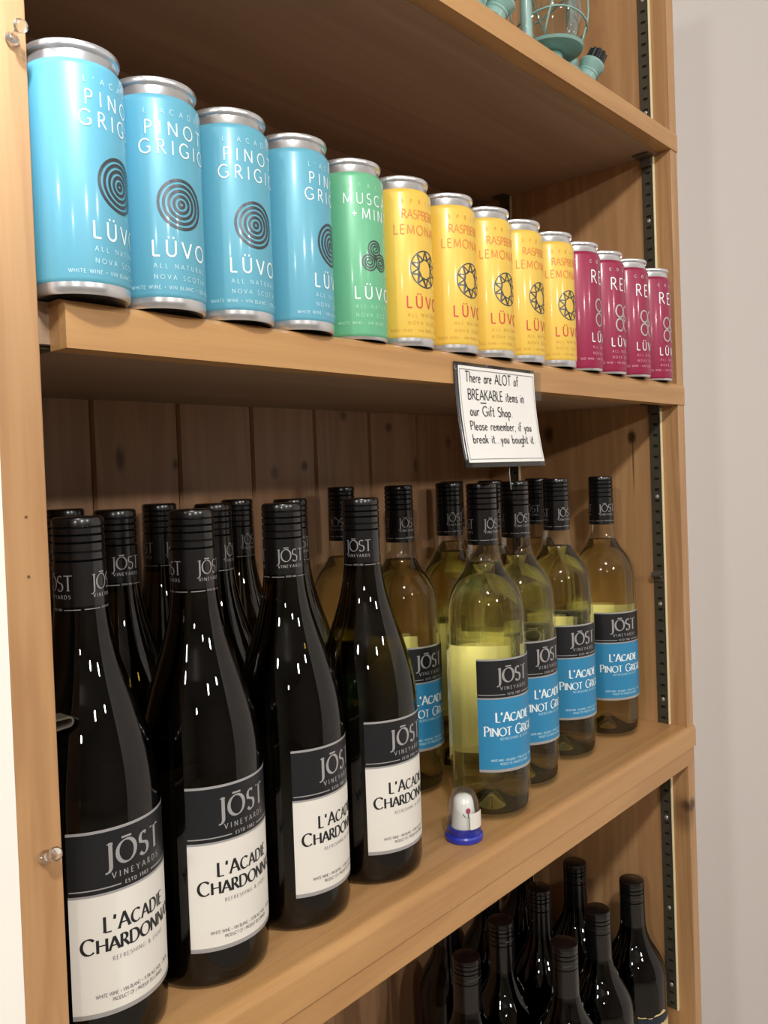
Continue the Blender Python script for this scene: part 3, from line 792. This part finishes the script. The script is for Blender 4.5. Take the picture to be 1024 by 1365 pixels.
RL = ['black bottle on the bottom shelf beside the side panel, cream and navy label edge showing',
      'black bottle on the bottom shelf, second from the side panel in the front row',
      'black bottle on the bottom shelf, third from the side panel, lowest cap in full view',
      'black bottle in second row of the bottom shelf, topmost cap right under the shelf edge',
      'black bottle in second row of the bottom shelf, left of the topmost cap',
      'black bottle in second row of the bottom shelf, third from the side panel',
      'leftmost black bottle on the bottom shelf, its cap lowest at the left',
      'black bottle deep in the bottom shelf by the side panel, in the shadow',
      'black bottle deep in the bottom shelf, second from the side panel, in the shadow',
      'black bottle deep in the bottom shelf, third from the side panel, in the shadow']
p0 = make_red()
for i, (x, y, a) in enumerate(RS):
    c = p0 if i == 0 else copy_tree(p0)
    c.location = (x, y, -.8869); c.rotation_euler = (0, 0, math.radians(a+90))
    tag(c, RL[i], 'bottle', 'black bottles on the bottom shelf')

# ------------------------------------------------------------------ hand-written sign
sg = empty('sign_card', (-.394, -.0020, .0170))
tag(sg, 'white handwritten card on black backing, taped to the can shelf edge', 'sign')
SW, SH = .1180, .0800
def sp(u, v, lift=0):
    """u,v in metres from top-left; card bends outwards towards its foot"""
    t = v/SH
    y = -.0008-.0085*t*t-.0015*math.sin(PI*min(max(u/SW, 0), 1))*t
    return Vector((u-SW/2, y-lift, -v))
def sgrid(bm, u0, u1, v0, v1, lift, mi=0, n=12, back=None):
    rows = [[bm.verts.new(sp(u0+(u1-u0)*i/n, v0+(v1-v0)*j/n, lift)) for i in range(n+1)] for j in range(n+1)]
    for j in range(n):
        for i in range(n):
            f = bm.faces.new((rows[j][i], rows[j+1][i], rows[j+1][i+1], rows[j][i+1])); f.material_index = mi; f.smooth = True
bm = bmesh.new(); sgrid(bm, -.003, SW+.001, -.003, SH+.004, .0002)
o = obj('backing_card', bm, M['cardblack'], sg, norm=False)
md = o.modifiers.new('thick', 'SOLIDIFY'); md.thickness = .0006
bm = bmesh.new(); sgrid(bm, .001, SW-.0005, 0, SH, .0010)
pp = obj('card', bm, M['paper'], sg, norm=False)
bm = bmesh.new()
def sput(quads, u, v, mi=0, slant=0):
    for q in quads:
        try: bm.faces.new([bm.verts.new(sp(u+p.x+slant*p.y, v-p.y, .0014)) for p in q]).material_index = mi
        except ValueError: pass
def hand(text, u, v, h, wd):
    q = layout(text, h, None, thick=.11, thin=.10, track=.07)
    x0 = min(p.x for k in q for p in k); x1 = max(p.x for k in q for p in k); s = wd/(x1-x0)
    random.seed(len(text))
    sput([[Vector(((p.x-x0)*s, p.y)) for p in k] for k in q], u, v, 0, .03)
hand('There are ALOT of', .0100, .0130, .0086, .080)
hand('BREAKABLE items in', .0120, .0275, .0086, .085)
sput(ribbon([(0, 0), (.008, 0)], lambda t: .0008), .0290, .0300)
hand('our Gift Shop.', .0125, .0410, .0082, .062)
hand('Please remember, if you', .0105, .0530, .0074, .093)
hand('break it...you bought it.', .0110, .0640, .0074, .095)
c_ = .0028
for (a, b) in (((c_, c_), (SW-c_, c_)), ((SW-c_, c_), (SW-c_, SH-c_)), ((SW-c_, SH-c_), (c_, SH-c_)), ((c_, SH-c_), (c_, c_))):
    pts = [(a[0]+(b[0]-a[0])*i/12, -(a[1]+(b[1]-a[1])*i/12)) for i in range(13)]
    sput(ribbon(pts, lambda t: .00045), 0, 0, 1)
obj('handwriting', bm, [M['pen'], M['grey_line']], pp, norm=False)
bm = bmesh.new()
box(bm, SW/2-.006, SW/2+.012, -.0016, -.0006, -.024, .002, bev=.0002)
obj('clear_tape', bm, M['tape'], sg)
bm = bmesh.new(); tube(bm, [(.004, -.008, -.081), (.0042, -.0075, -.090), (.0046, -.0085, -.104)], .0004, 6)
obj('thread', bm, M['lab_silver'], sg)

# ------------------------------------------------------------------ thimble under a dome
th = empty('thimble_souvenir', (-.4194, .0306, -.3914))
tag(th, 'small white floral thimble under a clear dome on a cobalt blue base', 'thimble')
bm = bmesh.new(); lathe(bm, [(0, 0), (.0158, 0), (.0166, .0008), (.0168, .0042), (.0158, .0058), (.0145, .0062), (.0142, .0100), (.0130, .0108), (0, .0108)], 48)
obj('base', bm, M['cobalt'], th, smooth=35)
bm = bmesh.new(); lathe(bm, [(.0151, .0060), (.0149, .012), (.0142, .028), (.0134, .0335), (.0112, .0392), (.0075, .0432), (.0036, .0448), (0, .0452)], 48)
obj('dome', bm, M['dome'], th, smooth=60)
bm = bmesh.new(); lathe(bm, [(.0112, .0110), (.0114, .0122), (.0108, .0135), (.0098, .026), (.0090, .0330), (.0076, .0365), (.0048, .0385), (0, .0390)], 40)
tb = obj('thimble', bm, M['china'], th, smooth=50)
def thw(): return Wrap(.0104)
W = Wrap(.0104)
A = -118
W.put([[Vector((.0024*math.cos(t), .0026*math.sin(t))), Vector((.0024*math.cos(t+.6), .0026*math.sin(t+.6))), Vector((0, -.0012)), Vector((0, 0))] for t in [i*.6 for i in range(11)]], A, .0270, 0, lift=-.0004)
W.put(ribbon([(0, -.0018), (-.0004, -.006), (.0002, -.011)], lambda t: .0008), A, .0270, 1, lift=-.0002)
W.put([[Vector((0, -.008)), Vector((-.0045, -.004)), Vector((-.0052, -.001)), Vector((-.002, -.006))], [Vector((0, -.0105)), Vector((.0042, -.005)), Vector((.0056, -.0015)), Vector((.002, -.008))]], A, .0270, 1, lift=-.0001)
obj('painted_flower', W.bm, [M['rose'], M['leaf']], tb, norm=False)
W = Wrap(.0152); W.rect(-122, -60, .0125, .0265, 0)
st = obj('price_sticker', W.bm, M['lab_white'], th, norm=False)

# ------------------------------------------------------------------ push pins
def pin(loc, tilt, label):
    root = empty('push_pin', loc); root.rotation_euler = tilt
    bm = bmesh.new(); lathe(bm, [(0, 0), (.0034, 0), (.0037, .0006), (.0034, .0014), (.0020, .0022), (.0016, .0045), (.0019, .0068), (.0032, .0082), (.0036, .0098), (.0034, .0112), (.0022, .0122), (0, .0124)], 28)
    obj('head', bm, M['clear_plastic'], root, smooth=50)
    bm = bmesh.new(); lathe(bm, [(0, -.005), (.0005, -.003), (.0005, .0004), (0, .0005)], 8)
    obj('needle', bm, M['screw'], root)
    tag(root, label, 'push pin', 'clear push pins in the left upright')
pin((-.8127, -.0006, -.2577), (math.radians(90-24), 0, math.radians(4)), 'clear push pin low on the left upright, beside the first white label')
pin((-.8112, -.0006, .1530), (math.radians(90-20), 0, math.radians(2)), 'clear push pin high on the left upright, level with the top of the first can')

# ------------------------------------------------------------------ lanterns on the top shelf
def make_lantern():
    root = empty('lantern')
    bm = bmesh.new()
    lathe(bm, [(0, 0), (.034, 0), (.036, .002), (.036, .006), (.034, .009), (.034, .024), (.032, .030), (.026, .035), (.016, .038), (0, .038)], 48)
    obj('fuel_tank', bm, M['mint'], root, smooth=35)
    bm = bmesh.new()
    lathe(bm, [(.012, .037), (.014, .044), (.012, .0535), (.030, .0545), (.0345, .0555), (.036, .0585), (.033, .060), (.026, .0585), (.012, .064), (0, .065)], 40)
    obj('burner_plate', bm, M['mint'], root, smooth=35)
    bm = bmesh.new()
    lathe(bm, [(.023, .060), (.030, .071), (.0355, .088), (.0355, .104), (.031, .124), (.0245, .144), (.0225, .158), (.0225, .166)], 40)
    obj('glass_globe', bm, M['lamp_glass'], root, smooth=60)
    bm = bmesh.new()
    lathe(bm, [(.026, .166), (.030, .168), (.030, .172), (.020, .178), (.020, .200), (.026, .205), (.026, .209), (.012, .222), (0, .224)], 36)
    obj('chimney_cap', bm, M['mint'], root, smooth=35)
    for s in (-1, 1):
        bm = bmesh.new()
        tube(bm, [(s*.026, 0, .026), (s*.042, 0, .034), (s*.049, 0, .054), (s*.050, 0, .160), (s*.044, 0, .188), (s*.030, 0, .198), (s*.018, 0, .196)], .0064, 10)
        obj('side_tube', bm, M['mint'], root)
    # wire guard around the globe
    bm = bmesh.new()
    for k, (z, r) in enumerate(((.082, .040), (.146, .034))):
        tube(bm, [(r*math.cos(2*PI*i/28), r*math.sin(2*PI*i/28), z+.004*math.sin(4*PI*i/28)) for i in range(28)], .0012, 6, closed=True)
    for q in range(4):
        a = q*PI/2+PI/4
        pts = []
        for i in range(12):
            t = i/11; r = .034+.009*math.sin(PI*t); aa = a+.9*(t-.5)
            pts.append((r*math.cos(aa), r*math.sin(aa), .060+.106*t))
        tube(bm, pts, .0012, 6)
    obj('wire_guard', bm, M['mint'], root)
    bm = bmesh.new()
    mt = Matrix.Translation((.030, -.026, .030)) @ Matrix.Rotation(math.radians(30), 4, Vector((.6, .8, 0)))
    lathe(bm, [(0, -.006), (.0115, -.004), (.0115, .002), (.0123, .003), (.0115, .004), (.0115, .006), (.0123, .007), (.0115, .008), (.0138, .012), (.0146, .014), (.0138, .017), (0, .017)], 28, mat=mt)
    f = obj('filler_neck', bm, M['mint'], root, smooth=30)
    bm = bmesh.new(); rr = []
    for k in range(40): rr.append(.0108 if k % 4 < 2 else .0092)
    lo = [bm.verts.new((rr[k]*math.cos(2*PI*k/40), rr[k]*math.sin(2*PI*k/40), .0165)) for k in range(40)]
    hi = [bm.verts.new((rr[k]*math.cos(2*PI*k/40), rr[k]*math.sin(2*PI*k/40), .0310)) for k in range(40)]
    for k in range(40): bm.faces.new((lo[k], lo[(k+1) % 40], hi[(k+1) % 40], hi[k]))
    bm.faces.new(lo[::-1]); bm.faces.new(hi)
    bmesh.ops.transform(bm, matrix=mt, verts=bm.verts)
    obj('filler_cap', bm, M['blackpl'], f)
    # bail handle hanging down at the side
    bm = bmesh.new()
    tube(bm, [(-.058, 0, .150)]+[(.058*math.cos(PI-PI*i/14), .062*math.sin(PI*i/14), .150-.045*math.sin(PI*i/14)) for i in range(1, 14)]+[(.058, 0, .150)], .0012, 6)
    obj('bail_handle', bm, M['mint'], root)
    return root
ln = make_lantern(); ln.location = (-.170, .062, .3327)
tag(ln, 'mint green hurricane lantern nearest the right side panel on the top shelf', 'lantern', 'mint lanterns on the top shelf')
l2 = copy_tree(ln); l2.location = (-.350, .062, .3327)
tag(l2, 'mint green hurricane lantern further left on the top shelf, only a bit in view', 'lantern', 'mint lanterns on the top shelf')
